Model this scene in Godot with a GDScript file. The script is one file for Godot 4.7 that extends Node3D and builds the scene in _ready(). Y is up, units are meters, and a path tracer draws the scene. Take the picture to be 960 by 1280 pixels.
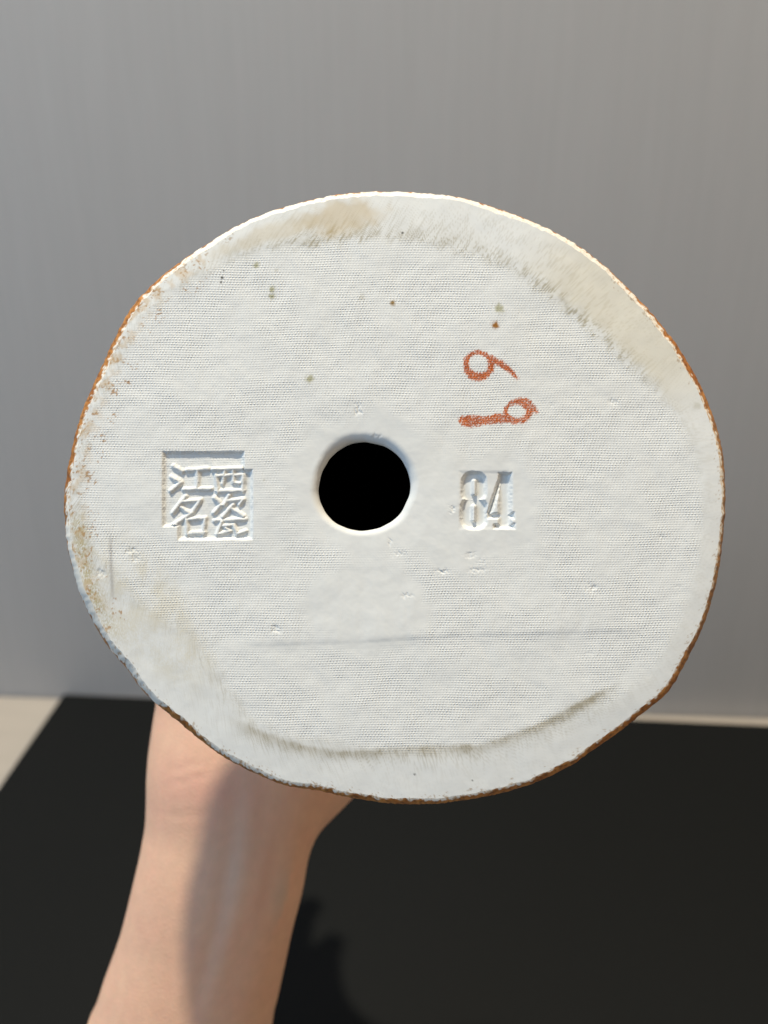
extends Node3D
# A porcelain ornament held up by a bare hand, seen from below its flat unglazed base.
# Ceiling lamp straight above, a pale window glow from the front left.

const S := 0.25 / 1108.0          # metres per millimetre-like drawing unit on the base
const CX := 493.0                 # centre of the base in drawing units
const CY := 621.0
const PITCH := 23.5
const EYE := Vector3(0, 1.25, 0)

var hold := Basis(Vector3.RIGHT, deg_to_rad(-PITCH))
var n_fine := FastNoiseLite.new()
var n_mid := FastNoiseLite.new()
var n_big := FastNoiseLite.new()
var n_speck := FastNoiseLite.new()
var rim_r := PackedFloat32Array()     # outline radius round (CX, CY), 0.25 degree steps
const RSTEP := 1440


func _ready() -> void:
	# ---------------------------------------------------------------- camera
	var cam := Camera3D.new()
	cam.name = "camera"
	var att := CameraAttributesPhysical.new()
	att.frustum_focal_length = 20.78
	att.frustum_focus_distance = 0.252
	att.frustum_near = 0.01
	att.frustum_far = 50.0
	att.exposure_aperture = 5.6
	cam.attributes = att
	cam.fov = 60.02
	cam.near = 0.01
	cam.far = 50.0
	cam.transform = Transform3D(hold, EYE)
	add_child(cam)
	cam.current = true
	# ---------------------------------------------------------------- light
	var we := WorldEnvironment.new()
	we.name = "environment"
	var env := Environment.new()
	env.background_mode = Environment.BG_COLOR
	env.background_color = Color(0.10, 0.11, 0.125).linear_to_srgb()
	env.tonemap_mode = Environment.TONE_MAPPER_LINEAR
	env.tonemap_exposure = 1.09
	env.sdfgi_enabled = true
	env.ssao_enabled = true
	env.ssil_enabled = true
	we.environment = env
	add_child(we)
	var key := SpotLight3D.new()
	key.name = "ceiling_lamp"
	key.light_color = Color(1.0, 0.957, 0.868)
	key.light_energy = 3.6
	key.light_size = 0.034
	key.spot_range = 6.0
	key.spot_angle = 50.0
	key.spot_angle_attenuation = 0.6
	key.spot_attenuation = 2.0
	key.shadow_enabled = true
	add_child(key)
	key.look_at_from_position(Vector3(-0.225, 2.85, -0.20), Vector3(0.0, 1.25, -0.24), Vector3.BACK)
	area("window_light_left", Vector3(-1.15, 1.85, 0.50), Vector3(0.0, 1.25, -0.4), Vector2(0.9, 1.2), Color(0.72, 0.86, 1.0), 1.05)
	area("room_light_right", Vector3(1.3, 1.85, 0.25), Vector3(0.1, 1.25, -0.5), Vector2(0.7, 0.9), Color(1.0, 0.86, 0.66), 0.52)

	setup_noise()
	make_outline()
	build_setting()
	build_ornament()
	build_arm()


func area(called: String, from: Vector3, to: Vector3, size: Vector2, c: Color, e: float) -> void:
	var l := AreaLight3D.new()
	l.name = called
	l.area_size = size
	l.light_color = c
	l.light_energy = e
	l.area_range = 6.0
	l.area_attenuation = 2.0
	l.shadow_enabled = true
	add_child(l)
	l.look_at_from_position(from, to, Vector3.UP)


func setup_noise() -> void:
	for a in [[n_fine, 11, 0.16, 2], [n_mid, 12, 0.035, 3], [n_big, 13, 0.0085, 3], [n_speck, 14, 0.42, 1]]:
		var n: FastNoiseLite = a[0]
		n.noise_type = FastNoiseLite.TYPE_SIMPLEX_SMOOTH
		n.seed = a[1]
		n.frequency = a[2]
		n.fractal_type = FastNoiseLite.FRACTAL_FBM if a[3] > 1 else FastNoiseLite.FRACTAL_NONE
		n.fractal_octaves = a[3]


func tag(o: Node, label: String, category: String, kind := "") -> void:
	o.set_meta("label", label)
	o.set_meta("category", category)
	if kind:
		o.set_meta("kind", kind)


func mat(c: Color, rough: float, spec := 0.5) -> StandardMaterial3D:
	var m := StandardMaterial3D.new()
	m.albedo_color = c.linear_to_srgb()
	m.roughness = rough
	m.metallic_specular = spec
	return m


func mesh_node(called: String, arrays: Array, m: Material, parent: Node) -> MeshInstance3D:
	var am := ArrayMesh.new()
	am.add_surface_from_arrays(Mesh.PRIMITIVE_TRIANGLES, arrays)
	am.surface_set_material(0, m)
	var mi := MeshInstance3D.new()
	mi.name = called
	mi.mesh = am
	parent.add_child(mi, true)
	return mi


# ------------------------------------------------------------------ setting
func slab(size: Vector3, bevel: float, uv_size: float) -> Array:
	# a box with rounded upper and side edges, centred, UVs in metres / uv_size
	var st := SurfaceTool.new()
	st.begin(Mesh.PRIMITIVE_TRIANGLES)
	var bm := BoxMesh.new()
	bm.size = size - Vector3.ONE * bevel * 2.0
	bm.subdivide_width = 3
	bm.subdivide_depth = 3
	var arr := bm.get_mesh_arrays()
	var src: PackedVector3Array = arr[Mesh.ARRAY_VERTEX]
	# rounded box: every face is a grid whose outer strips bend round the edge
	var h := size * 0.5
	var axes := [[Vector3.RIGHT, Vector3.UP, Vector3.BACK], [Vector3.LEFT, Vector3.UP, Vector3.FORWARD], [Vector3.UP, Vector3.BACK, Vector3.RIGHT], [Vector3.DOWN, Vector3.FORWARD, Vector3.RIGHT], [Vector3.BACK, Vector3.UP, Vector3.LEFT], [Vector3.FORWARD, Vector3.UP, Vector3.RIGHT]]
	var verts := PackedVector3Array()
	var norms := PackedVector3Array()
	var uvs := PackedVector2Array()
	var idx := PackedInt32Array()
	for ax in axes:
		var nrm: Vector3 = ax[0]
		var au: Vector3 = ax[1]
		var av: Vector3 = ax[2]
		var hu := absf(h.dot(au.abs()))
		var hv := absf(h.dot(av.abs()))
		var hn := absf(h.dot(nrm.abs()))
		var steps := [-1.0, -0.66, -0.33, 0.0]
		var us := []
		var vs := []
		for t in steps:
			us.append(-hu + bevel * (1.0 + t))
			vs.append(-hv + bevel * (1.0 + t))
		for k in range(3, -1, -1):
			us.append(-us[k])
			vs.append(-vs[k])
		var first := verts.size()
		for u in us:
			for v in vs:
				var p: Vector3 = au * u + av * v + nrm * hn
				var inner := Vector3(clampf(p.x, -h.x + bevel, h.x - bevel), clampf(p.y, -h.y + bevel, h.y - bevel), clampf(p.z, -h.z + bevel, h.z - bevel))
				var d := (p - inner).normalized()
				verts.append(inner + d * bevel)
				norms.append(d)
				uvs.append(Vector2(p.dot(av), p.dot(au)) / uv_size)
		for i in 7:
			for j in 7:
				var a := first + i * 8 + j
				quad(idx, verts, norms, a, a + 1, a + 9, a + 8)
	var out := []
	out.resize(Mesh.ARRAY_MAX)
	out[Mesh.ARRAY_VERTEX] = verts
	out[Mesh.ARRAY_NORMAL] = norms
	out[Mesh.ARRAY_TEX_UV] = uvs
	out[Mesh.ARRAY_INDEX] = idx
	return out


func quad(idx: PackedInt32Array, verts: PackedVector3Array, norms: PackedVector3Array, a: int, b: int, c: int, d: int) -> void:
	# clockwise front faces that agree with the normals
	if (verts[c] - verts[a]).cross(verts[d] - verts[b]).dot(norms[a] + norms[c]) > 0.0:
		idx.append_array(PackedInt32Array([a, c, b, a, d, c]))
	else:
		idx.append_array(PackedInt32Array([a, b, c, a, c, d]))


func streak_image(w: int, h: int, sx: float, sy: float, base: Color, amount: float, sd: int) -> ImageTexture:
	var n := FastNoiseLite.new()
	n.seed = sd
	n.noise_type = FastNoiseLite.TYPE_SIMPLEX_SMOOTH
	n.frequency = 1.0
	n.fractal_octaves = 3
	n.fractal_type = FastNoiseLite.FRACTAL_FBM
	var im := Image.create(w, h, false, Image.FORMAT_RGB8)
	for y in h:
		for x in w:
			var v := 1.0 + amount * (n.get_noise_2d(x * sx, y * sy) + 0.6 * n.get_noise_2d(x * sx * 3.1 + 90.0, y * sy * 2.0) + 0.35 * n.get_noise_2d(x * sx * 0.2, y * sy * 0.6 + 40.0))
			im.set_pixel(x, y, Color(base.r * v, base.g * v, base.b * v).linear_to_srgb())
	return ImageTexture.create_from_image(im)


func build_setting() -> void:
	# grey wall
	var wm := mat(Color.WHITE, 0.75, 0.3)
	wm.albedo_texture = streak_image(768, 768, 0.16, 0.006, Color(0.402, 0.400, 0.405), 0.03, 3)
	var wall := mesh_node("wall", slab(Vector3(3.2, 2.9, 0.1), 0.004, 0.9), wm, self)
	var wall_yaw := deg_to_rad(-2.69)
	wall.transform = Transform3D(Basis(Vector3.UP, wall_yaw), Vector3(0, 1.45, -0.6934) + Basis(Vector3.UP, wall_yaw) * Vector3(0, 0, -0.05))
	tag(wall, "plain grey wall with faint vertical brush streaks behind the table", "wall", "structure")
	# floor
	var fm := mat(Color(0.30, 0.27, 0.24), 0.7)
	var floor_node := mesh_node("floor", slab(Vector3(4.0, 0.06, 3.2), 0.005, 1.0), fm, self)
	floor_node.position = Vector3(0, -0.03, 0.6)
	tag(floor_node, "floor below the table, out of the picture", "floor", "structure")
	# pale table
	var table := Node3D.new()
	table.name = "table"
	add_child(table)
	table.transform = Transform3D(Basis(Vector3.UP, wall_yaw), Vector3(0, 0, -0.6934))
	tag(table, "pale beige table against the grey wall, mostly covered by the black mat", "table")
	var tm := mat(Color.WHITE, 0.55, 0.4)
	tm.albedo_texture = streak_image(512, 512, 0.004, 0.05, Color(0.46, 0.415, 0.365), 0.07, 8)
	var top := mesh_node("tabletop", slab(Vector3(1.9, 0.03, 0.375), 0.003, 0.6), tm, table)
	top.position = Vector3(0, 0.735, 0.1895)
	for sx in [-0.9, 0.9]:
		for sz in [0.05, 0.33]:
			var leg := mesh_node("leg", slab(Vector3(0.05, 0.716, 0.05), 0.003, 0.6), tm, table)
			leg.position = Vector3(sx, 0.3595, sz)
	# black mat
	var bm := mat(Color(0.0052, 0.0060, 0.0062), 0.62, 0.3)
	var bn := NoiseTexture2D.new()
	bn.width = 256
	bn.height = 256
	bn.seamless = true
	var fn := FastNoiseLite.new()
	fn.seed = 21
	fn.frequency = 0.12
	bn.noise = fn
	bm.heightmap_enabled = true
	bm.heightmap_scale = 0.02
	bm.heightmap_texture = bn
	bm.uv1_scale = Vector3(14, 14, 1)
	var my := deg_to_rad(-4.18)
	var sheet := mesh_node("table_mat", slab(Vector3(1.0, 0.004, 0.352), 0.0018, 0.4), bm, self)
	var mb := Basis(Vector3.UP, my)
	sheet.transform = Transform3D(mb, Vector3(-0.3051, 0.7535, -0.7042) + mb * Vector3(0.5, 0.0, 0.176))
	tag(sheet, "flat matte black mat lying on the pale table along the wall", "mat")


# ------------------------------------------------------------------ ornament
func make_outline() -> void:
	var pts := PackedVector2Array([
		Vector2(427, 240.5), Vector2(381, 250), Vector2(335, 263.5), Vector2(289, 284), Vector2(243, 313), Vector2(207, 339), Vector2(180, 363),
		Vector2(158.5, 389), Vector2(135.5, 433), Vector2(111, 488), Vector2(98, 522), Vector2(85, 573), Vector2(78.5, 614), Vector2(78.3, 645),
		Vector2(82, 682), Vector2(92, 728), Vector2(106, 765), Vector2(128.7, 806), Vector2(155, 838), Vector2(177, 866), Vector2(202, 888),
		Vector2(243, 921), Vector2(280, 948), Vector2(317, 967), Vector2(358, 983), Vector2(399, 989.5), Vector2(450, 1000), Vector2(495, 1005.6),
		Vector2(549, 1005), Vector2(617, 994.5), Vector2(663, 981), Vector2(709, 960.5), Vector2(737, 941.5), Vector2(773, 916), Vector2(810, 886.5),
		Vector2(837.5, 863), Vector2(860, 825), Vector2(883, 777), Vector2(895, 737.5), Vector2(902.5, 700), Vector2(906.5, 660), Vector2(908, 620),
		Vector2(907, 577), Vector2(899, 535), Vector2(883, 490), Vector2(856, 440), Vector2(828, 403), Vector2(801, 373), Vector2(769, 341),
		Vector2(727.5, 307), Vector2(682, 282), Vector2(631, 261), Vector2(585, 247), Vector2(526, 238.5), Vector2(480, 237)])
	rim_r.resize(RSTEP)
	rim_r.fill(-1.0)
	var n := pts.size()
	for i in n:
		for k in 160:
			var p := pts[i].cubic_interpolate(pts[(i + 1) % n], pts[(i + n - 1) % n], pts[(i + 2) % n], k / 160.0)
			var a := fposmod(atan2(CY - p.y, p.x - CX), TAU) / TAU * RSTEP
			rim_r[int(a) % RSTEP] = Vector2(p.x - CX, p.y - CY).length()
	for i in RSTEP:
		if rim_r[i] < 0.0:
			rim_r[i] = rim_r[(i + RSTEP - 1) % RSTEP]
	var sm := rim_r.duplicate()
	for i in RSTEP:
		var t := 0.0
		for k in range(-3, 4):
			t += rim_r[(i + k + RSTEP) % RSTEP]
		sm[i] = t / 7.0 + 0.9 * n_fine.get_noise_2d(cos(i * TAU / RSTEP) * 420.0 * 0.5, sin(i * TAU / RSTEP) * 420.0 * 0.5)
	rim_r = sm


func outline(theta: float) -> float:
	var a := fposmod(theta, TAU) / TAU * RSTEP
	var i := int(a)
	return lerpf(rim_r[i % RSTEP], rim_r[(i + 1) % RSTEP], a - i)


func table_at(t: Array, deg: float, k: int) -> float:
	for i in t.size() - 1:
		if deg <= t[i + 1][0]:
			var f: float = (deg - t[i][0]) / (t[i + 1][0] - t[i][0])
			return lerpf(t[i][k], t[i + 1][k], f)
	return t[0][k]


# angle, width of the scraped edge band, strength of the dirt along its inner line, angle of the scratches
const BAND := [[0, 30, 0.12, -15], [12, 40, 0.15, 20], [20, 55, 0.28, 45], [32, 68, 0.6, 42], [50, 74, 0.75, 42], [63, 66, 0.5, 48], [80, 62, 0.55, 56], [95, 58, 0.6, 58], [105, 56, 0.85, 60], [115, 46, 0.55, 60],
	[125, 34, 0.35, 62], [140, 22, 0.2, 70], [155, 20, 0.3, 80], [170, 18, 0.3, 88], [185, 25, 0.45, 90], [200, 62, 0.3, 90], [215, 95, 0.25, 92], [230, 72, 0.3, 98], [238, 58, 0.25, 105], [255, 64, 0.2, 112], [270, 65, 0.2, 108], [285, 66, 0.2, 100],
	[297, 62, 0.2, 102], [304, 56, 0.2, 104], [311, 44, 0.2, 110], [320, 34, 0.12, 118], [340, 30, 0.1, 140], [360, 30, 0.12, 165]]
# angle, how far the brown glaze comes in over the bevel, whiteness worn through
const BROWN := [[0, 0.62, 0], [12, 0.7, 0], [22, 0.85, 0], [30, 0.7, 0], [36, 0.5, 0], [46, 0.3, 0], [55, 0.22, 0], [70, 0.24, 0], [85, 0.15, 0], [100, 0.28, 0], [110, 0.12, 0], [128, 0.14, 0], [134, 0.55, 0], [146, 0.85, 0], [158, 0.7, 0], [168, 0.85, 0], [178, 0.72, 0], [186, 0.2, 0],
	[196, 0.02, 0], [205, 0.32, 0], [218, 0.3, 0], [221, 0.05, 0], [223, 0.9, 0], [229, 0.95, 0], [234, 0.45, 0], [250, 0.5, 0], [256, 0.8, 0], [268, 0.85, 0], [280, 0.7, 0], [300, 0.85, 0], [320, 0.95, 0], [340, 0.9, 0], [360, 0.6, 0]]

# the scuffed inner line of the edge band along the bottom
const LEDGE := [[262, 880], [289, 898], [317, 912], [358, 928], [395, 937], [427, 941.5], [460, 940], [495, 937], [549, 934], [595, 934], [631, 923], [677, 905], [700, 893], [723, 880], [755, 864], [785, 850]]
# raised strokes of the square seal: four characters, two rows of two (x1, y1, x2, y2, width)
const SEAL := [
	[217, 583, 228, 589, 2.8], [214, 596, 224, 601, 2.6], [213, 614, 226, 603, 2.4],
	[234, 588, 260, 586, 2.8], [247, 588, 246, 611, 2.8], [230, 612, 263, 611, 2.8],
	[266, 587, 307, 585, 2.6], [270, 594, 272, 615, 2.4], [270, 595, 304, 593, 2.2], [304, 593, 303, 614, 2.6], [271, 614, 304, 613, 2.6], [281, 587, 278, 605, 2.2], [291, 587, 292, 603, 2.2], [292, 603, 299, 604, 2.0],
	[232, 620, 216, 641, 2.6], [229, 627, 250, 625, 2.4], [250, 625, 240, 641, 2.6], [240, 641, 213, 659, 2.6], [226, 634, 236, 641, 2.2],
	[232, 649, 256, 648, 2.4], [233, 649, 234, 668, 2.4], [256, 648, 254, 668, 2.4], [234, 667, 255, 666, 2.6],
	[268, 622, 274, 628, 2.6], [267, 641, 276, 631, 2.4], [286, 619, 280, 631, 2.4], [283, 626, 304, 624, 2.4], [304, 624, 299, 631, 2.0], [291, 631, 278, 646, 2.4], [290, 636, 304, 645, 2.4],
	[268, 651, 306, 649, 2.4], [277, 652, 271, 668, 2.2], [271, 668, 287, 664, 2.2], [279, 657, 292, 656, 2.0], [292, 656, 296, 668, 2.2], [296, 668, 307, 664, 2.2], [282, 660, 286, 663, 2.0]]
# brick-red brushed marks (x1, y1, x2, y2, r1, r2)
var mark_a := ring_marks(598.0, 456.0, 16.0, 15.0, 0.30, [3.2, 2.2, 1.5, 1.8, 2.4, 3.6, 4.8, 4.0], [[614, 449, 624, 454, 3.8, 3.0], [624, 454, 634, 461, 3.0, 2.6], [634, 461, 641, 467, 2.4, 1.8], [641, 467, 646, 473, 1.7, 0.8]])
var mark_b := ring_marks(647.0, 514.0, 15.5, 12.0, -0.2, [4.4, 6.0, 2.2, 1.5, 2.6, 3.6, 3.2, 3.0], [[579, 526, 586, 527, 5.4, 6.6], [586, 527, 598, 526, 6.8, 6.0], [598, 526, 612, 525, 4.6, 4.4], [612, 525, 622, 523, 4.6, 5.6], [622, 523, 634, 524, 5.4, 4.0], [661, 506, 667, 511, 4.0, 3.0], [667, 511, 671, 516, 2.4, 1.0]])
# stains and pits (x, y, radius, kind)
const SPOTS := [[491, 379, 3.6, 0], [619, 407, 5.2, 1], [624, 386, 6.0, 2], [387, 474, 5.4, 2], [278, 348, 2.0, 3], [277, 354, 1.9, 3], [280, 339, 1.3, 3], [503, 292, 1.6, 3], [518, 967, 1.8, 3], [341, 362, 4.0, 2], [340, 371, 4.0, 2], [345, 339, 2.6, 4], [321, 332, 4.0, 2], [564, 292, 1.4, 4], [452, 372, 4.5, 4], [868, 462, 6.0, 2], [870, 508, 5, 4], [330, 600, 1.5, 4], [590, 975, 1.2, 3], [640, 985, 1.0, 3]]
# dents in the clay (x, y, rx, ry, depth)
const DENTS := [[345, 788, 6, 5, 2.2], [553, 714, 8, 3, 1.8], [597, 712, 12, 3.5, 1.3], [588, 694, 9, 3, 1.0], [604, 703, 6, 3, 1.0], [740, 735, 7, 5, 1.6], [165, 688, 9, 4, 1.8], [171, 698, 7, 4, 1.3], [127, 716, 8, 5, 2.0], [566, 636, 5, 4, 1.8], [448, 512, 4, 9, 1.6], [508, 745, 9, 2.5, 1.2], [500, 692, 6, 3, 0.9], [488, 678, 4, 3, 1.2], [765, 503, 7, 4, 1.2], [690, 505, 4, 3, 0.7], [826, 671, 5, 3, 1.0], [736, 816, 6, 3, 0.8], [846, 733, 6, 3, 0.8], [470, 545, 6, 4, 1.0]]


func ring_marks(cx: float, cy: float, rx: float, ry: float, tilt: float, widths: Array, more: Array) -> Array:
	# a brushed loop whose thickness changes round it (counter clockwise from the right), then the strokes that leave it
	var out := []
	for i in 24:
		var p := []
		for k in 2:
			var t := (i + k) / 24.0
			var a := t * TAU
			var w := t * 8.0
			var q := Vector2(cos(a) * rx, -sin(a) * ry).rotated(tilt)
			p.append([cx + q.x, cy + q.y, lerpf(widths[int(w) % 8], widths[(int(w) + 1) % 8], w - int(w))])
		out.append([p[0][0], p[0][1], p[1][0], p[1][1], p[0][2], p[1][2]])
	out.append_array(more)
	return out


func seg_t(px: float, py: float, s: Array) -> Vector2:
	# (distance to the segment, place along it)
	var dx: float = s[2] - s[0]
	var dy: float = s[3] - s[1]
	var t := clampf(((px - s[0]) * dx + (py - s[1]) * dy) / (dx * dx + dy * dy), 0.0, 1.0)
	return Vector2(Vector2(px - s[0] - dx * t, py - s[1] - dy * t).length(), t)


func box_in(px: float, py: float, x0: float, y0: float, x1: float, y1: float) -> float:
	# signed distance inside an axis aligned box (positive inside)
	return minf(minf(px - x0, x1 - px), minf(py - y0, y1 - py))


func seal_depth(px: float, py: float) -> float:
	var wob := 0.6 * n_fine.get_noise_2d(px * 0.6, py * 0.6)
	var a := box_in(px, py, 205.0, 566.0, 304.0, 657.0)
	var b := box_in(px, py, 224.0, 588.0, 314.5, 673.5)
	var inside := maxf(a, b) + wob
	var depth := 4.8 * smoothstep(-2.4, 2.6, inside)
	if inside > 0.5:
		var up := 0.0
		for s in SEAL:
			var d := seg_t(px + wob, py - wob, s).x
			var w: float = s[4] + 1.7
			if d < w:
				up = maxf(up, (3.3 + 0.9 * n_mid.get_noise_2d(px * 1.2 + s[0] * 9.0, py * 1.2)) * (1.0 - smoothstep(0.15, 1.0, d / w)))
		depth -= up
		depth -= 0.5 * n_mid.get_noise_2d(px * 1.4, py * 1.4)
		# the second, shifted strike left the lower edge shallower
		depth -= 0.8 * (1.0 - smoothstep(-3.0, 3.0, b))
	return depth


func number_depth(px: float, py: float) -> float:
	var wob := 0.5 * n_fine.get_noise_2d(px, py)
	# an eight: two stacked bowls with slit counters and a waist
	var up := Vector2(maxf(absf(px - 592.5) - 4.0, 0.0), maxf(absf(py - 609.0) - 7.5, 0.0)).length()
	var lo := Vector2(maxf(absf(px - 592.5) - 4.5, 0.0), maxf(absf(py - 641.5) - 8.0, 0.0)).length()
	var eight := maxf(11.5 - up, 12.0 - lo)
	var slit_a := Vector2(px - 593.0, maxf(absf(py - 609.0) - 7.5, 0.0)).length()
	var slit_b := Vector2(px - 592.5, maxf(absf(py - 641.5) - 8.0, 0.0)).length()
	# a four: upright, slanted arm, cross bar
	var four := box_in(px, py, 623.5, 591.5, 639.0, 659.5)
	four = maxf(four, 3.2 - seg_t(px, py, [628, 594, 612, 642]).x)
	four = maxf(four, box_in(px, py, 609.0, 641.0, 642.5, 648.5))
	four = maxf(four, box_in(px, py, 617.0, 655.0, 643.0, 660.5))
	var depth := 6.8 * smoothstep(-2.0, 3.8, eight + wob)
	depth -= 6.6 * (1.0 - smoothstep(0.8, 4.2, minf(slit_a, slit_b))) * smoothstep(0.0, 4.0, eight)
	depth = maxf(depth, 6.8 * smoothstep(-2.0, 3.6, four + wob))
	# the die pressed its whole block in a little
	var block := box_in(px, py, 575.0, 589.5, 635.0, 660.5) + wob
	return maxf(depth, 0.7 * smoothstep(-2.5, 3.0, block))


func stroke(px: float, py: float, marks: Array) -> float:
	var best := -9.0
	for s in marks:
		var d := seg_t(px, py, s)
		best = maxf(best, lerpf(s[4], s[5], d.y) - d.x)
	return best


func weave_share(px: float, py: float, s_edge: float, band: float) -> float:
	# 0 where the clay was smoothed by hand, 1 where the cloth it was pressed on still shows
	var m := smoothstep(-6.0, 10.0, s_edge - band)
	m *= smoothstep(75.0, 105.0, Vector2((px - 462.0) * 0.85, py - 606.0).length() + 20.0 * n_big.get_noise_2d(px * 2.0, py * 2.0))
	m *= smoothstep(0.75, 1.15, Vector2((px - 590.0) / 95.0, (py - 640.0) / 80.0).length() + 0.25 * n_big.get_noise_2d(px * 1.7 + 70.0, py * 1.7))
	m *= smoothstep(0.7, 1.2, Vector2((px - 455.0) / 85.0, (py - 760.0) / 62.0).length() + 0.3 * n_big.get_noise_2d(px * 1.7, py * 1.7 + 50.0))
	m *= 0.45 + 0.55 * smoothstep(10.0, 60.0, Vector2((px - 260.0) * 0.6, py - 620.0).length() - 25.0)
	m *= 1.0 - 0.85 * exp(-pow((py - 806.0 + (px - 330.0) * 0.03) / 10.0, 2.0)) * (1.0 - smoothstep(400.0, 480.0, px)) * smoothstep(240.0, 300.0, px)
	m *= 0.5 + 0.5 * smoothstep(-0.35, 0.2, n_big.get_noise_2d(px * 1.1 + 300.0, py * 1.6))
	return m


func build_ornament() -> void:
	var orn := Node3D.new()
	orn.name = "porcelain_ornament"
	add_child(orn)
	orn.transform = Transform3D(hold, EYE + hold * Vector3((CX - 480.0) * S, (640.0 - CY) * S, -0.25))
	tag(orn, "white unglazed oval underside of a porcelain ornament with vent hole and brown rim", "porcelain ornament")

	const NS := 1600
	const NIN := 22
	const NOUT := 290
	const NR := NIN + NOUT
	var hx := 455.0
	var hy := 608.0
	# per direction from the hole: hole radius, face edge radius
	var rh := PackedFloat32Array()
	var rf := PackedFloat32Array()
	var cs := PackedVector2Array()
	for i in NS:
		var th := i * TAU / NS
		var c := Vector2(cos(th), -sin(th))
		cs.append(c)
		var hole := 57.0 + 1.3 * sin(2.0 * th + 0.7) + 2.2 * n_mid.get_noise_2d(c.x * 24.0 + 4.0, c.y * 24.0)
		if c.y > 0.9:
			hole = minf(hole, 59.5 / c.y)
		rh.append(hole)
		# march to the outline less the bevel
		var lo := 250.0
		var hi := 520.0
		for k in 18:
			var mid := (lo + hi) * 0.5
			var q := Vector2(hx - CX, hy - CY) + c * mid
			var a := atan2(-q.y, q.x)
			if q.length() < outline(a) - bevel(a):
				lo = mid
			else:
				hi = mid
		rf.append(lo)
	var fillet := PackedFloat32Array()
	for i in NS:
		fillet.append(10.5 - 2.5 * cs[i].y + 2.5 * n_mid.get_noise_2d(cs[i].x * 22.0 + 9.0, cs[i].y * 22.0))
	var pos := PackedVector3Array()
	var col := PackedColorArray()
	var part := PackedByteArray()
	pos.resize(NR * NS)
	col.resize(NR * NS)
	part.resize(NR * NS)
	for j in NR:
		for i in NS:
			var d: float
			if j < NIN:
				d = 24.0 * (1.0 - cos(PI * 0.5 * j / NIN)) 
			else:
				d = lerpf(24.0, rf[i] - rh[i], float(j - NIN) / (NOUT - 1))
			var px := hx + cs[i].x * (rh[i] + d)
			var py := hy + cs[i].y * (rh[i] + d)
			var k := j * NS + i
			var res := face_point(px, py, d, fillet[i])
			pos[k] = Vector3((px - CX) * S, (CY - py) * S, res[0] * S)
			col[k] = res[1]
			part[k] = res[2]
	# normals from the grid
	var nor := PackedVector3Array()
	nor.resize(NR * NS)
	for j in NR:
		var j0 := maxi(j - 1, 0)
		var j1 := mini(j + 1, NR - 1)
		for i in NS:
			var e := pos[j1 * NS + i] - pos[j0 * NS + i]
			var f := pos[j * NS + (i + 1) % NS] - pos[j * NS + (i + NS - 1) % NS]
			var nn := e.cross(f).normalized()
			nor[j * NS + i] = nn
	var clay := mat(Color.WHITE, 0.82, 0.35)
	clay.vertex_color_use_as_albedo = true
	clay.heightmap_enabled = true
	clay.heightmap_scale = 0.027
	clay.heightmap_texture = weave_texture()
	clay.texture_repeat = false
	var names := ["base_face", "maker_seal", "number_stamp", "painted_digit", "painted_digit"]
	var labels := ["", "square seal pressed twice into the clay with raised lettering", "number 84 pressed into the clay", "upper brick red brushed digit lying on its side", "lower brick red brushed digit lying on its side"]
	for w in names.size():
		var remap := PackedInt32Array()
		remap.resize(NR * NS)
		remap.fill(-1)
		var v := PackedVector3Array()
		var nv := PackedVector3Array()
		var cv := PackedColorArray()
		var uv := PackedVector2Array()
		var ix := PackedInt32Array()
		for j in NR - 1:
			for i in NS:
				var a := j * NS + i
				if part[a] != w:
					continue
				var i2 := (i + 1) % NS
				for k in [a, j * NS + i2, (j + 1) * NS + i2, (j + 1) * NS + i]:
					if remap[k] < 0:
						remap[k] = v.size()
						v.append(pos[k])
						nv.append(nor[k])
						cv.append(col[k])
						uv.append(Vector2(pos[k].x / S / 900.0 + 0.5, 0.5 - pos[k].y / S / 900.0))
				var b := remap[j * NS + i2]
				var c := remap[(j + 1) * NS + i2]
				var d := remap[(j + 1) * NS + i]
				var a0 := remap[a]
				ix.append_array(PackedInt32Array([a0, b, c, a0, c, d]))
		var arr := []
		arr.resize(Mesh.ARRAY_MAX)
		arr[Mesh.ARRAY_VERTEX] = v
		arr[Mesh.ARRAY_NORMAL] = nv
		arr[Mesh.ARRAY_COLOR] = cv
		arr[Mesh.ARRAY_TEX_UV] = uv
		arr[Mesh.ARRAY_INDEX] = ix
		var o := mesh_node(names[w], arr, clay, orn)
		if labels[w]:
			o.set_meta("label", labels[w])
	build_rim(orn, rf, cs, NS)
	build_hole(orn, rh, fillet, cs, NS)
	build_body(orn)


func bevel(a: float) -> float:
	return 8.2 + 3.0 * exp(-pow((fposmod(rad_to_deg(a), 360.0) - 155.0) / 20.0, 2.0)) + 2.0 * exp(-pow((fposmod(rad_to_deg(a) + 180.0, 360.0) - 200.0) / 16.0, 2.0)) + 5.0 * exp(-pow((fposmod(rad_to_deg(a), 360.0) - 207.0) / 17.0, 2.0)) + 2.4 * n_mid.get_noise_2d(cos(a) * 160.0, sin(a) * 160.0) + 0.4 * n_fine.get_noise_2d(cos(a) * 200.0, sin(a) * 200.0)


func dot_noise(px: float, py: float, ang: float, along: float, across: float) -> float:
	var c := cos(ang)
	var s := -sin(ang)
	return n_speck.get_noise_2d((px * c + py * s) * along, (-px * s + py * c) * across)


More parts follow.
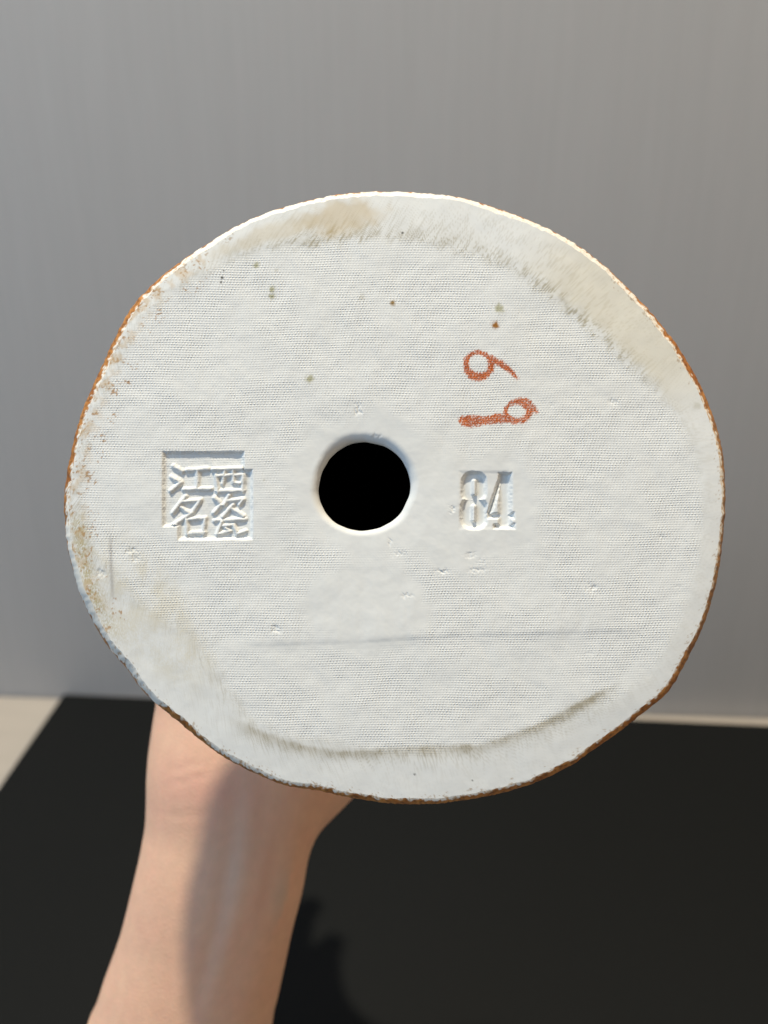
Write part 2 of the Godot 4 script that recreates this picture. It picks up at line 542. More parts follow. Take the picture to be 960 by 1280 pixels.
func face_point(px: float, py: float, d_hole: float, fil: float) -> Array:
	var dx := px - CX
	var dy := py - CY
	var a := atan2(-dy, dx)
	var deg := fposmod(rad_to_deg(a), 360.0)
	var se := outline(a) - sqrt(dx * dx + dy * dy)
	var band := table_at(BAND, deg, 1) + 7.0 * n_mid.get_noise_2d(px, py)
	var dirt := table_at(BAND, deg, 2)
	var ang := deg_to_rad(table_at(BAND, deg, 3))
	# ---- height
	var h := 4.5 * (dx * dx + dy * dy) / 160000.0
	h += 0.9 * n_big.get_noise_2d(px, py) + 0.28 * n_mid.get_noise_2d(px, py)
	var into := clampf((band - se) / band, 0.0, 1.0)
	# the scuffed step that runs along the bottom: signed distance, positive towards the rim
	var ledge := 99.0
	if py > 840.0:
		for i in LEDGE.size() - 1:
			var l := seg_t(px, py, [LEDGE[i][0], LEDGE[i][1], LEDGE[i + 1][0], LEDGE[i + 1][1]])
			if l.x < absf(ledge):
				var below: float = (LEDGE[i + 1][0] - LEDGE[i][0]) * (py - LEDGE[i][1]) - (LEDGE[i + 1][1] - LEDGE[i][1]) * (px - LEDGE[i][0])
				ledge = l.x if below > 0.0 else -l.x
		ledge += 1.6 * n_mid.get_noise_2d(px * 1.6, py * 1.6) + 1.2 * n_fine.get_noise_2d(px, py)
	h -= pow(into, 1.4) * 2.6
	h -= 0.5 * smoothstep(6.0, -8.0, se - band) * 0.0
	if d_hole < fil:
		var q := fil - d_hole
		h -= fil - sqrt(maxf(fil * fil - q * q, 0.0))
	# thumb-smoothed hollow round the hole
	h -= 1.3 * exp(-pow(d_hole / 24.0, 2.0))
	# the pressed crease under the hole
	var line := py - (808.0 - (px - 330.0) * 0.032 - 3.0 * smoothstep(420.0, 560.0, px))
	var seen := smoothstep(265.0, 360.0, px) * (1.0 - smoothstep(760.0, 822.0, px)) * (0.8 + 0.4 * n_mid.get_noise_2d(px * 0.7, 5.0))
	h += (1.25 * smoothstep(9.0, -9.0, line) * exp(-pow(line / 60.0, 2.0)) if line < 60.0 else 0.0) * seen
	if absf(line) < 9.0:
		h -= 0.25 * exp(-line * line / 9.0) * seen
	for t in DENTS:
		if absf(px - t[0]) < 24.0 and absf(py - t[1]) < 24.0:
			var qx: float = (px - t[0] + 4.5 * n_fine.get_noise_2d(px * 0.9, py * 0.9)) / t[2]
			var qy: float = (py - t[1] + 4.5 * n_fine.get_noise_2d(px * 0.9 + 60.0, py * 0.9)) / t[3]
			h -= 0.62 * t[4] * exp(-(qx * qx + qy * qy) * 1.8)
	var where := 0
	if px > 196.0 and px < 322.0 and py > 558.0 and py < 682.0:
		h -= seal_depth(px, py)
		if box_in(px, py, 202.0, 563.0, 317.0, 676.0) > 0.0:
			where = 1
	elif px > 568.0 and px < 650.0 and py > 583.0 and py < 668.0:
		h -= number_depth(px, py)
		if box_in(px, py, 572.0, 587.0, 646.0, 663.0) > 0.0:
			where = 2
	# scraped lines of the band
	var lean := fposmod(ang - a + PI * 0.5, PI) - PI * 0.5
	var scr := n_speck.get_noise_2d((a * 400.0 + tan(clampf(lean, -0.95, 0.95)) * se) * 1.05, se * 0.085)
	if into > 0.0:
		h += 0.012 * scr * smoothstep(0.0, 0.25, into)
	# ---- colour (linear)
	var c := Color(0.775, 0.785, 0.772)
	var tone := 1.0 + 0.02 * n_big.get_noise_2d(px * 2.0, py * 2.0) + 0.018 * n_mid.get_noise_2d(px * 1.5, py * 1.5)
	c = Color(c.r * tone, c.g * tone, c.b * tone)
	var grime := Color(0.36, 0.32, 0.22)
	var e := se - band
	var g := exp(-pow(e / 7.0, 2.0)) if e > 0.0 else exp(-pow(e / 15.0, 2.0))
	var fibre := smoothstep(0.05, 0.55, scr + 0.5 * n_speck.get_noise_2d((a * 400.0 + tan(clampf(lean, -0.95, 0.95)) * se) * 1.9, se * 0.12))
	g *= dirt * clampf(0.22 + 1.0 * fibre + 0.5 * n_mid.get_noise_2d(px * 1.1, py * 1.1) + 0.3 * n_fine.get_noise_2d(px, py), 0.0, 1.3)
	c = c.lerp(grime, clampf(g * 1.0, 0.0, 0.85))
	if into > 0.0:
		var st := smoothstep(0.15, 0.75, scr + 0.5 * n_mid.get_noise_2d(px * 0.8, py * 0.8)) * smoothstep(0.0, 0.3, into) * smoothstep(0.0, 0.4, 1.0 - into)
		c = c.lerp(grime, st * dirt * 0.42)
	# warm old stain on the right upper band, ochre stain at the top, yellowish wear at the lower left
	var wr := smoothstep(12.0, 28.0, deg) * (1.0 - smoothstep(48.0, 66.0, deg)) * smoothstep(-0.05, 0.25, into)
	c = c.lerp(Color(0.66, 0.59, 0.43), wr * 0.5)
	var oc := Vector2((px - 428.0) / 56.0, (py - 272.0 + (px - 428.0) * 0.12) / 26.0).length() + 0.35 * n_mid.get_noise_2d(px, py)
	c = c.lerp(Color(0.56, 0.44, 0.25), 0.55 * (1.0 - smoothstep(0.45, 1.15, oc)))
	var oc2 := Vector2((px - 340.0) / 75.0, (py - 292.0 + (px - 340.0) * 0.33) / 13.0).length() + 0.4 * n_mid.get_noise_2d(px + 50.0, py)
	c = c.lerp(Color(0.55, 0.46, 0.30), 0.4 * (1.0 - smoothstep(0.4, 1.2, oc2)))
	if px < 330.0 and py > 620.0:
		var vs := dot_noise(px, py, PI * 0.5 + 0.06 * n_mid.get_noise_2d(px, py), 0.06, 1.15)
		var zone := 1.0 - smoothstep(0.5, 1.1, Vector2((px - 185.0 - (py - 760.0) * 0.55) / 75.0, (py - 765.0) / 115.0).length())
		c = c.lerp(Color(0.66, 0.61, 0.48), zone * clampf(0.25 + 0.30 * vs + 0.5 * n_mid.get_noise_2d(px * 0.9, py * 0.5), 0.0, 0.6))
		var z2 := exp(-pow((se - 20.0) / 11.0, 2.0)) * smoothstep(625.0, 665.0, py) * (1.0 - smoothstep(740.0, 830.0, py))
		c = c.lerp(Color(0.45, 0.38, 0.20), z2 * clampf(0.5 + 0.8 * vs, 0.0, 0.9))
		h += 0.04 * vs * zone
		var z3 := exp(-pow((px - 140.0 - (py - 700.0) * 0.04) / 2.2, 2.0)) * smoothstep(655.0, 690.0, py) * (1.0 - smoothstep(730.0, 760.0, py))
		c = c.lerp(Color(0.35, 0.33, 0.32), z3 * 0.55)
	# rusty crumbs beside the left rim
	if deg > 128.0 and deg < 205.0 and se < 46.0:
		var cr := n_fine.get_noise_2d(px * 1.1 + 40.0, py * 1.1) + 0.9 * n_mid.get_noise_2d(px * 1.1, py * 1.1)
		var near := smoothstep(40.0, 8.0, se)
		c = c.lerp(Color(0.40, 0.21, 0.07), smoothstep(0.62 - 0.35 * near, 0.85 - 0.25 * near, cr) * 0.8)
		c = c.lerp(Color(0.60, 0.44, 0.26), 0.6 * near * smoothstep(-0.1, 0.4, n_mid.get_noise_2d(px * 1.3 + 20.0, py * 1.3)))
	if se < 16.0 and (deg < 45.0 or deg > 120.0):
		var cr2 := n_fine.get_noise_2d(px * 1.2, py * 1.2 + 90.0) + 0.8 * n_mid.get_noise_2d(px * 1.2, py * 1.2)
		c = c.lerp(Color(0.36, 0.23, 0.11), smoothstep(0.45, 0.8, cr2 + 0.3 * smoothstep(16.0, 8.0, se) - 0.1) * 0.6)
	for t in SPOTS:
		var q: float = Vector2(px - t[0], py - t[1]).length() / t[2]
		if q < 1.8:
			var amt := 1.0 - smoothstep(0.3, 1.35, q + 0.5 * n_fine.get_noise_2d(px * 0.9, py * 0.9))
			var spot_c: Color = [Color(0.28, 0.16, 0.03), Color(0.34, 0.14, 0.02), Color(0.36, 0.35, 0.19), Color(0.03, 0.028, 0.025), Color(0.52, 0.50, 0.42)][t[3]]
			c = c.lerp(spot_c, amt * [0.95, 0.98, 0.8, 0.97, 0.5][t[3]])
	if absf(ledge) < 40.0:
		var thin := 0.55 + 0.45 * smoothstep(-0.2, 0.5, n_mid.get_noise_2d(px * 0.5 + 11.0, py * 0.5))
		var ends := smoothstep(272.0, 330.0, px) * (1.0 - smoothstep(735.0, 785.0, px))
		var core := exp(-pow(ledge / 4.0, 2.0)) if ledge < 0.0 else exp(-pow(ledge / 8.5, 2.0))
		var hair := smoothstep(0.1, 0.6, scr) * smoothstep(32.0, 3.0, ledge) * smoothstep(-6.0, 0.0, ledge)
		c = c.lerp(Color(0.33, 0.29, 0.20), clampf((core * (0.68 + 0.25 * smoothstep(600.0, 700.0, px)) + hair * 0.4) * thin * ends, 0.0, 0.85))
	# brushed digits, caught on the high threads of the cloth pattern
	if px > 570.0 and px < 680.0 and py > 432.0 and py < 536.0:
		var sa := stroke(px, py, mark_a)
		var sb := stroke(px, py, mark_b)
		var s := maxf(sa, sb)
		if s > -3.0:
			if s > -1.6:
				where = 3 if sa > sb else 4
			var grain := n_speck.get_noise_2d(px * 0.85, py * 1.1) * 0.8 + 0.3 * n_mid.get_noise_2d(px * 2.5, py * 2.5)
			var cov := smoothstep(-1.6, 0.4, s + 2.2 * grain + 0.8 * n_mid.get_noise_2d(px * 1.3 + 5.0, py * 1.3)) * 0.97
			cov *= clampf(1.02 + (1.1 if sb > sa else 0.7) * grain, 0.25, 1.0)
			var red := Color(0.57, 0.118, 0.010).lerp(Color(0.40, 0.075, 0.005), clampf(0.5 + n_mid.get_noise_2d(px * 2.0, py * 2.0), 0.0, 1.0))
			c = c.lerp(red, cov)
	return [h, c, where]


func weave_texture() -> ImageTexture:
	const N := 1600
	var bytes := PackedByteArray()
	bytes.resize(N * N)
	const CELL := 8
	const M := N / CELL + 1
	var share := PackedFloat32Array()
	share.resize(M * M)
	for y in M:
		for x in M:
			var px := CX + (float(x * CELL) / N - 0.5) * 900.0
			var py := CY + (float(y * CELL) / N - 0.5) * 900.0
			var dx := px - CX
			var dy := py - CY
			var a := atan2(-dy, dx)
			var r := sqrt(dx * dx + dy * dy)
			var se := outline(a) - r
			share[y * M + x] = weave_share(px, py, se, table_at(BAND, fposmod(rad_to_deg(a), 360.0), 1)) if se > 0.0 else 0.0
	var k := 900.0 / N
	for y in N:
		var py := CY + (float(y) / N - 0.5) * 900.0
		for x in N:
			var fx := float(x) / CELL
			var fy := float(y) / CELL
			var ix := int(fx)
			var iy := int(fy)
			fx -= ix
			fy -= iy
			var o := iy * M + ix
			var m := (share[o] * (1.0 - fx) + share[o + 1] * fx) * (1.0 - fy) + (share[o + M] * (1.0 - fx) + share[o + M + 1] * fx) * fy
			var v := 0.5
			if m > 0.02:
				var px := CX + (float(x) / N - 0.5) * 900.0
				var yy := (py + 0.012 * px + 0.8 * sin(px * 0.021 + py * 0.011) + 0.25 * sin(px * 0.083 + py * 0.05)) / 3.0
				var row := floorf(yy)
				var rnd := sin(row * 12.9898) * 43758.5453
				rnd -= floorf(rnd)
				var along := px / 3.9 + 0.5 * fposmod(row, 2.0) + 0.3 * rnd + 0.25 * sin(px * 0.057 + row * 1.7) + 0.12 * sin(px * 0.19 + row * 2.9)
				var knot := sin(floorf(along) * 37.719 + row * 78.233) * 4375.85
				knot -= floorf(knot)
				var ridge := sin((yy - row) * PI)
				v += m * (0.30 * ridge - 0.17 + (0.08 + 0.16 * knot) * cos(along * TAU) * ridge) * (0.55 + 0.75 * knot)
			bytes[y * N + x] = int(clampf(v, 0.0, 1.0) * 255.0)
	return ImageTexture.create_from_image(Image.create_from_data(N, N, false, Image.FORMAT_L8, bytes))


func build_rim(orn: Node3D, rf: PackedFloat32Array, cs: PackedVector2Array, ns: int) -> void:
	const NB := 16
	var NT := NB + 12
	var v := PackedVector3Array()
	var c := PackedColorArray()
	v.resize(ns * NT)
	c.resize(ns * NT)
	for i in ns:
		var p0 := Vector2(455.0, 608.0) + cs[i] * rf[i]
		var q := p0 - Vector2(CX, CY)
		var a := atan2(-q.y, q.x)
		var deg := fposmod(rad_to_deg(a), 360.0)
		var ro := outline(a)
		var r0 := q.length()
		var b := ro - r0
		var dir := q / r0
		var edge_h: float = face_point(p0.x, p0.y, 300.0, 1.0)[0]
		var brown := table_at(BROWN, deg, 1)
		var steep := lerpf(1.0, 0.55, smoothstep(205.0, 250.0, deg) * (1.0 - smoothstep(320.0, 350.0, deg)))
		for j in NT:
			var r: float
			var h: float
			var ph: float
			if j < NB:
				ph = float(j) / (NB - 1)
				var an := ph * PI * 0.5
				r = r0 + b * (0.55 * ph + 0.45 * sin(an))
				h = edge_h - b * steep * (0.62 * ph + 0.38 * (1.0 - cos(an)))
			else:
				ph = 1.0
				var t := float(j - NB + 1) / 12.0
				r = ro + 2.0 * sin(t * PI * 0.5) - 16.0 * t * t + 2.5 * n_mid.get_noise_2d(dir.x * 300.0 + t * 50.0, dir.y * 300.0) * t
				h = edge_h - b * steep - 40.0 * t
			var pp := dir * r
			var rough_n := n_fine.get_noise_2d(pp.x * 1.4, pp.y * 1.4 + h * 2.0)
			if j > 0 and j < NB:
				r += 0.25 * rough_n * ph
				pp = dir * r
			v[i * NT + j] = Vector3(pp.x * S, -pp.y * S, h * S)
			var wob := 0.34 * n_mid.get_noise_2d(pp.x * 1.6, pp.y * 1.6) + 0.28 * n_fine.get_noise_2d(pp.x * 0.7, pp.y * 0.7 + h * 0.5)
			var share := smoothstep(-0.07, 0.09, ph + wob - (1.0 - brown))
			if j >= NB + 1:
				share = 1.0
			var br := Color(0.34, 0.115, 0.022).lerp(Color(0.56, 0.24, 0.06), clampf(0.5 + 1.1 * n_mid.get_noise_2d(pp.x * 1.1 + 33.0, pp.y * 1.1), 0.0, 1.0))
			br = br.lerp(Color(0.10, 0.045, 0.02), clampf(n_fine.get_noise_2d(pp.x * 0.9 + 77.0, pp.y * 0.9) * 1.4, 0.0, 0.6))
			# greyer, scuffed glaze on the right flank
			var scuff := smoothstep(318.0, 345.0, deg) + (1.0 - smoothstep(8.0, 22.0, deg))
			br = br.lerp(Color(0.33, 0.27, 0.17), clampf(scuff, 0.0, 1.0) * 0.3)
			var white := Color(0.84, 0.80, 0.72)
			var crumbs := smoothstep(0.3, 0.75, 1.3 * n_fine.get_noise_2d(pp.x * 1.1 + 15.0, pp.y * 1.1 + h) + 0.6 * brown - 0.1)
			white = white.lerp(Color(0.50, 0.28, 0.10), crumbs * 0.75 * smoothstep(0.1, 0.35, brown))
			c[i * NT + j] = white.lerp(br, share)
	grid_mesh("glazed_rim", v, c, NT, ns, rim_mat(), orn)


func rim_mat() -> StandardMaterial3D:
	var m := mat(Color.WHITE, 0.42, 0.5)
	m.vertex_color_use_as_albedo = true
	return m


func grid_mesh(called: String, v: PackedVector3Array, c: PackedColorArray, nt: int, ns: int, m: Material, parent: Node, flip := false) -> MeshInstance3D:
	# columns of nt points, ns columns closed round
	var nor := PackedVector3Array()
	nor.resize(v.size())
	var ix := PackedInt32Array()
	for i in ns:
		for j in nt:
			var e := v[i * nt + mini(j + 1, nt - 1)] - v[i * nt + maxi(j - 1, 0)]
			var f := v[((i + 1) % ns) * nt + j] - v[((i + ns - 1) % ns) * nt + j]
			var n := e.cross(f).normalized()
			nor[i * nt + j] = -n if flip else n
			if j < nt - 1:
				var a := i * nt + j
				var b := ((i + 1) % ns) * nt + j
				if flip:
					ix.append_array(PackedInt32Array([a, a + 1, b + 1, a, b + 1, b]))
				else:
					ix.append_array(PackedInt32Array([a, b, b + 1, a, b + 1, a + 1]))
	var arr := []
	arr.resize(Mesh.ARRAY_MAX)
	arr[Mesh.ARRAY_VERTEX] = v
	arr[Mesh.ARRAY_NORMAL] = nor
	arr[Mesh.ARRAY_COLOR] = c
	arr[Mesh.ARRAY_INDEX] = ix
	return mesh_node(called, arr, m, parent)


func build_hole(orn: Node3D, rh: PackedFloat32Array, fillet: PackedFloat32Array, cs: PackedVector2Array, ns: int) -> void:
	# short white throat, then the hollow inside widens behind it, of dark unglazed clay
	var step := 8
	var n := ns / step
	var nt := 9
	var v := PackedVector3Array()
	var c := PackedColorArray()
	for i in n:
		var k := i * step
		var dir := cs[k]
		var e: float = face_point(455.0 + dir.x * rh[k], 608.0 + dir.y * rh[k], 0.0, fillet[k])[0]
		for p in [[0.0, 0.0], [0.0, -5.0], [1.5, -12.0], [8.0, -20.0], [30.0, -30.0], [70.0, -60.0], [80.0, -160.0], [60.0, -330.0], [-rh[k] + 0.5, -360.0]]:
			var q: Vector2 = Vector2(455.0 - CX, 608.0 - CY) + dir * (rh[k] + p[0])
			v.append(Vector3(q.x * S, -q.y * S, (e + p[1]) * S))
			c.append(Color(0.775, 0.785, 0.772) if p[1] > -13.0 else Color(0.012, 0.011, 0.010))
	var m := mat(Color.WHITE, 0.9, 0.1)
	m.vertex_color_use_as_albedo = true
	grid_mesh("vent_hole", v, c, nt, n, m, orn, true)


func build_body(orn: Node3D) -> void:
	# the glazed ornament behind its base: a brown rocky plinth that draws in to a pale rounded mound of drapery
	var n := 220
	var prof := [[1.0, -42.0], [0.985, -50.0], [0.93, -62.0], [0.78, -74.0], [0.63, -84.0], [0.60, -110.0], [0.61, -170.0], [0.62, -230.0], [0.60, -290.0], [0.55, -350.0], [0.46, -400.0], [0.32, -436.0], [0.15, -452.0], [0.002, -458.0]]
	var v := PackedVector3Array()
	var c := PackedColorArray()
	for i in n:
		var a := i * TAU / n
		var ro := outline(a) - 14.0
		for p in prof:
			var z: float = p[1]
			var r: float = ro * p[0]
			var q := Vector2(cos(a), sin(a))
			if z > -85.0:
				if z < -43.0:
					r += 4.0 * n_mid.get_noise_3d(q.x * 120.0, q.y * 120.0, z * 0.6)
			else:
				r *= 1.0 + 0.035 * sin(a * 13.0 + z * 0.008) + 0.02 * sin(a * 29.0 - z * 0.01)
			v.append(Vector3(q.x * r * S, q.y * r * S, z * S))
			c.append(Color(0.25, 0.10, 0.03) if z > -88.0 else Color(0.74, 0.73, 0.68))
	var m := mat(Color.WHITE, 0.2, 0.5)
	m.vertex_color_use_as_albedo = true
	grid_mesh("glazed_body", v, c, prof.size(), n, m, orn)


# ------------------------------------------------------------------ arm and hand
const ARM_Z := -0.354
# height in drawing units, left edge, right edge
const ARM := [[850, 200, 402], [905, 195, 400], [960, 190, 397], [1000, 187, 393], [1045, 181, 388], [1110, 166, 379], [1170, 149, 364], [1225, 128, 352], [1280, 106, 339], [1400, 60, 318], [1560, 22, 296], [1760, -30, 262], [1950, -84, 220]]
# joints: two points and their radii, in metres in the frame of the held ornament
var bones := [
	[Vector3(-0.062, -0.104, -0.358), Vector3(-0.076, -0.082, -0.390), 0.020, 0.017],
	[Vector3(-0.040, -0.100, -0.364), Vector3(-0.0305, -0.1010, -0.372), 0.012, 0.0200],
	[Vector3(-0.0305, -0.1010, -0.372), Vector3(-0.012, -0.078, -0.376), 0.0200, 0.021],
	[Vector3(-0.010, -0.085, -0.374), Vector3(-0.052, -0.084, -0.408), 0.019, 0.014],
	[Vector3(-0.050, -0.098, -0.362), Vector3(-0.068, -0.085, -0.405), 0.020, 0.015],
]
var digits := [
	[Vector3(-0.094, -0.076, -0.412), Vector3(-0.114, -0.056, -0.445), Vector3(-0.117, -0.030, -0.463), Vector3(-0.109, -0.008, -0.458), 0.0096],
	[Vector3(-0.086, -0.083, -0.412), Vector3(-0.099, -0.068, -0.455), Vector3(-0.100, -0.037, -0.476), Vector3(-0.094, -0.011, -0.468), 0.0100],
	[Vector3(-0.068, -0.083, -0.411), Vector3(-0.079, -0.070, -0.450), Vector3(-0.080, -0.039, -0.467), Vector3(-0.076, -0.015, -0.461), 0.0100],
	[Vector3(-0.048, -0.083, -0.406), Vector3(-0.060, -0.071, -0.428), Vector3(-0.063, -0.047, -0.442), Vector3(-0.061, -0.026, -0.438), 0.0094],
	[Vector3(-0.070, -0.090, -0.370), Vector3(-0.083, -0.070, -0.384), Vector3(-0.085, -0.042, -0.394), Vector3(-0.080, -0.016, -0.396), 0.0108],
]


func arm_row(y: float) -> Vector3:
	# centre x, half width, in metres; y in metres (up)
	var yp := 640.0 - y / -ARM_Z * 1108.0
	var i := 0
	while i < ARM.size() - 2 and yp > ARM[i + 1][0]:
		i += 1
	var t := clampf((yp - ARM[i][0]) / (ARM[i + 1][0] - ARM[i][0]), 0.0, 1.0)
	var pl: Array = ARM[maxi(i - 1, 0)]
	var pn: Array = ARM[mini(i + 2, ARM.size() - 1)]
	var l := cubic_interpolate(ARM[i][1], ARM[i + 1][1], pl[1], pn[1], t)
	var r := cubic_interpolate(ARM[i][2], ARM[i + 1][2], pl[2], pn[2], t)
	var k := -ARM_Z / 1108.0
	return Vector3(((l + r) * 0.5 - 480.0) * k, (r - l) * 0.5 * k, yp)


func smin(a: float, b: float, k: float) -> float:
	var h := maxf(k - absf(a - b), 0.0) / k
	return minf(a, b) - h * h * k * 0.25


func cone(p: Vector3, a: Vector3, b: Vector3, ra: float, rb: float) -> float:
	var ab := b - a
	var t := clampf((p - a).dot(ab) / ab.length_squared(), 0.0, 1.0)
	return p.distance_to(a + ab * t) - lerpf(ra, rb, t)


var y_top := -(880.0 - 640.0) * 0.354 / 1108.0
var y_low := -(1930.0 - 640.0) * 0.354 / 1108.0


func flesh(p: Vector3) -> float:
	var yy := clampf(p.y, y_low, y_top)
	var row := arm_row(yy)
	var yp := row.z
	var b := row.y * lerpf(0.70, 0.86, smoothstep(1000.0, 1500.0, yp))
	var qx := (p.x - row.x) / row.y
	var qz := (p.z - ARM_Z + 0.011 * smoothstep(1040.0, 1330.0, yp) - 0.022 * smoothstep(1330.0, 1900.0, yp)) / b
	var qy := (p.y - yy) / 0.03
	# soft box-like section: the inner wrist is broad and flat
	var pw := 2.35
	var q := pow(pow(absf(qx), pw) + pow(absf(qz), pw) + pow(absf(qy), pw), 1.0 / pw)
	var d := (q - 1.0) * minf(b, row.y) * lerpf(1.0, 1.18, absf(qx) / maxf(absf(qx) + absf(qz), 0.01))
	if d > 0.03:
		d = minf(d, 1.0)
	if d < 0.012 and qz > 0.0:
		# tendons of the inner wrist
		var fade := smoothstep(930.0, 990.0, yp) * (1.0 - smoothstep(1150.0, 1290.0, yp))
		d -= 0.0007 * exp(-pow((qx - 0.34) / 0.12, 2.0)) * fade
		d -= 0.0006 * exp(-pow((qx + 0.02) / 0.14, 2.0)) * fade * 0.7
		d += 0.0004 * exp(-pow((qx - 0.16) / 0.09, 2.0)) * fade
		# creases where the wrist bends back
		for cr in [[925.0, -16.0], [938.0, -22.0], [990.0, 4.0]]:
			var yc: float = cr[0] + cr[1] * qx + 14.0 * qx * qx
			d += 0.00028 * exp(-pow((yp - yc) / 4.5, 2.0)) * (1.0 - smoothstep(0.1, 0.45, absf(qx + 0.35)))
	var palm := 1.0
	for bo in bones:
		palm = smin(palm, cone(p, bo[0], bo[1], bo[2], bo[3]), 0.018)
	d = smin(d, palm, 0.02)
	var fingers := 1.0
	for f in digits:
		var r: float = f[4]
		var one := cone(p, f[0], f[1], r * 1.08, r)
		one = smin(one, cone(p, f[1], f[2], r * 1.02, r * 0.93), 0.004)
		one = smin(one, cone(p, f[2], f[3], r * 0.94, r * 0.78), 0.003)
		fingers = minf(fingers, one)
	return smin(d, fingers, 0.007)


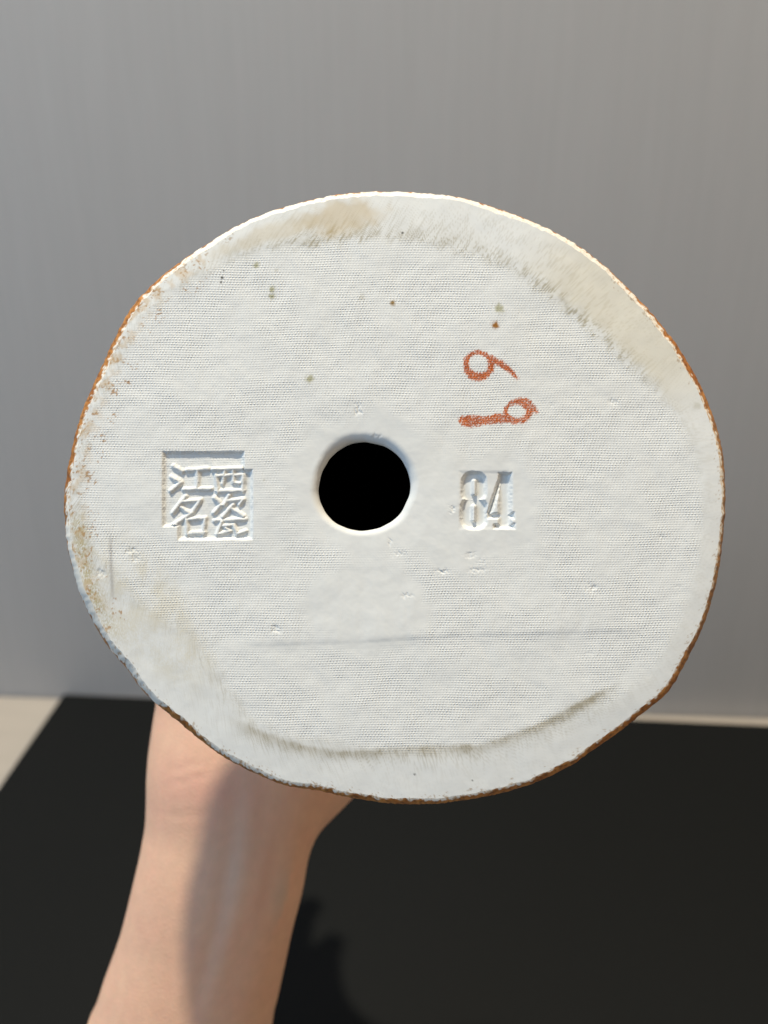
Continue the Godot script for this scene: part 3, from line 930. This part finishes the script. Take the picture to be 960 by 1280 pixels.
func build_arm() -> void:
	var cell := 0.0022
	const B := 8
	var lo := Vector3(-0.225, y_low - 0.045, -0.49)
	var hi := Vector3(0.03, 0.004, -0.285)
	var nb := Vector3i(((hi - lo) / (cell * B)).ceil())
	var dim := nb * B + Vector3i.ONE
	var field := PackedFloat32Array()
	field.resize(dim.x * dim.y * dim.z)
	field.fill(1.0)
	var live: Array[Vector3i] = []
	for bx in nb.x:
		for by in nb.y:
			for bz in nb.z:
				var c := lo + (Vector3(bx, by, bz) + Vector3.ONE * 0.5) * cell * B
				if absf(flesh(c)) < cell * B * 1.35:
					live.append(Vector3i(bx, by, bz))
	var sx := dim.y * dim.z
	var sy := dim.z
	for blk in live:
		for x in range(blk.x * B, blk.x * B + B + 1):
			for y in range(blk.y * B, blk.y * B + B + 1):
				for z in range(blk.z * B, blk.z * B + B + 1):
					var k := x * sx + y * sy + z
					if field[k] == 1.0:
						field[k] = flesh(lo + Vector3(x, y, z) * cell)
	var at := {}
	var v := PackedVector3Array()
	var offs := [0, sx, sy, sx + sy, 1, sx + 1, sy + 1, sx + sy + 1]
	var cor := [Vector3(0, 0, 0), Vector3(1, 0, 0), Vector3(0, 1, 0), Vector3(1, 1, 0), Vector3(0, 0, 1), Vector3(1, 0, 1), Vector3(0, 1, 1), Vector3(1, 1, 1)]
	var edges := [[0, 1], [2, 3], [4, 5], [6, 7], [0, 2], [1, 3], [4, 6], [5, 7], [0, 4], [1, 5], [2, 6], [3, 7]]
	for blk in live:
		for x in range(blk.x * B, blk.x * B + B):
			for y in range(blk.y * B, blk.y * B + B):
				for z in range(blk.z * B, blk.z * B + B):
					var k := x * sx + y * sy + z
					var neg := 0
					var far := false
					for o in offs:
						var f := field[k + o]
						if f < 0.0:
							neg += 1
						elif f == 1.0:
							far = true
					if neg == 0 or neg == 8 or far:
						continue
					var sum := Vector3.ZERO
					var cnt := 0
					for e in edges:
						var fa := field[k + offs[e[0]]]
						var fb := field[k + offs[e[1]]]
						if (fa < 0.0) != (fb < 0.0):
							sum += (cor[e[0]] as Vector3).lerp(cor[e[1]], fa / (fa - fb))
							cnt += 1
					at[k] = v.size()
					v.append(lo + (Vector3(x, y, z) + sum / cnt) * cell)
	var ix := PackedInt32Array()
	for k: int in at:
		for e in [[sx, sy, 1], [sy, 1, sx], [1, sx, sy]]:
			var f0 := field[k]
			var f1 := field[k + e[0]]
			if (f0 < 0.0) == (f1 < 0.0):
				continue
			var a: int = at.get(k, -1)
			var b: int = at.get(k - e[1], -1)
			var c: int = at.get(k - e[1] - e[2], -1)
			var d: int = at.get(k - e[2], -1)
			if a < 0 or b < 0 or c < 0 or d < 0:
				continue
			if f0 < 0.0:
				ix.append_array(PackedInt32Array([a, c, b, a, d, c]))
			else:
				ix.append_array(PackedInt32Array([a, b, c, a, c, d]))
	var nor := PackedVector3Array()
	var col := PackedColorArray()
	var h := 0.0018
	for p in v:
		# pull the vertex onto the surface, then take the gradient there
		var d := flesh(p)
		var g := Vector3(flesh(p + Vector3(h, 0, 0)) - d, flesh(p + Vector3(0, h, 0)) - d, flesh(p + Vector3(0, 0, h)) - d).normalized()
		nor.append(g)
		col.append(skin(p))
	var arr := []
	arr.resize(Mesh.ARRAY_MAX)
	arr[Mesh.ARRAY_VERTEX] = v
	arr[Mesh.ARRAY_NORMAL] = nor
	arr[Mesh.ARRAY_COLOR] = col
	arr[Mesh.ARRAY_INDEX] = ix
	var m := mat(Color.WHITE, 0.58, 0.4)
	m.vertex_color_use_as_albedo = true
	m.subsurf_scatter_enabled = true
	m.subsurf_scatter_strength = 0.1
	var bn := NoiseTexture2D.new()
	bn.width = 512
	bn.height = 512
	bn.seamless = true
	var fn := FastNoiseLite.new()
	fn.seed = 31
	fn.noise_type = FastNoiseLite.TYPE_CELLULAR
	fn.frequency = 0.06
	bn.noise = fn
	m.heightmap_enabled = true
	m.heightmap_scale = 0.012
	m.heightmap_texture = bn
	m.uv1_triplanar = true
	m.uv1_scale = Vector3.ONE * 28.0
	var o := mesh_node("person", arr, m, self)
	o.transform = Transform3D(hold, EYE)
	tag(o, "bare forearm and wrist raised from below, holding up the white porcelain ornament", "person")


func skin(p: Vector3) -> Color:
	var px := 480.0 + p.x / -p.z * 1108.0
	var py := 640.0 - p.y / -p.z * 1108.0
	var c := Color(0.85, 0.525, 0.36)
	c = c.lerp(Color(0.85, 0.475, 0.335), clampf(0.5 * n_big.get_noise_3d(p.x * 9000.0, p.y * 7000.0, p.z * 9000.0) + 0.2, 0.0, 0.6))
	var t := 1.0 + 0.07 * n_mid.get_noise_3d(p.x * 5000.0, p.y * 4000.0, p.z * 5000.0) + 0.035 * n_fine.get_noise_3d(p.x * 4000.0, p.y * 4000.0, p.z * 4000.0)
	c = Color(c.r * t, c.g * t, c.b * t)
	if p.z > -0.34:
		# flushed heel of the hand, bluish veins, a ruddy tendon
		c = c.lerp(Color(0.76, 0.38, 0.29), 0.5 * exp(-pow((px - 250.0) / 60.0, 2.0) - pow((py - 985.0) / 34.0, 2.0)))
		c = c.lerp(Color(0.60, 0.49, 0.40), 0.32 * exp(-pow((px - 298.0 + (py - 1060.0) * 0.22) / 32.0, 2.0) - pow((py - 1090.0) / 75.0, 2.0)))
		c = c.lerp(Color(0.56, 0.49, 0.42), 0.5 * exp(-pow((px - 352.0 + (py - 1110.0) * 0.15) / 11.0, 2.0) - pow((py - 1115.0) / 40.0, 2.0)))
		c = c.lerp(Color(0.66, 0.34, 0.22), 0.5 * exp(-pow((px - 332.0 + (py - 1090.0) * 0.2) / 9.0, 2.0) - pow((py - 1100.0) / 60.0, 2.0)))
	return c
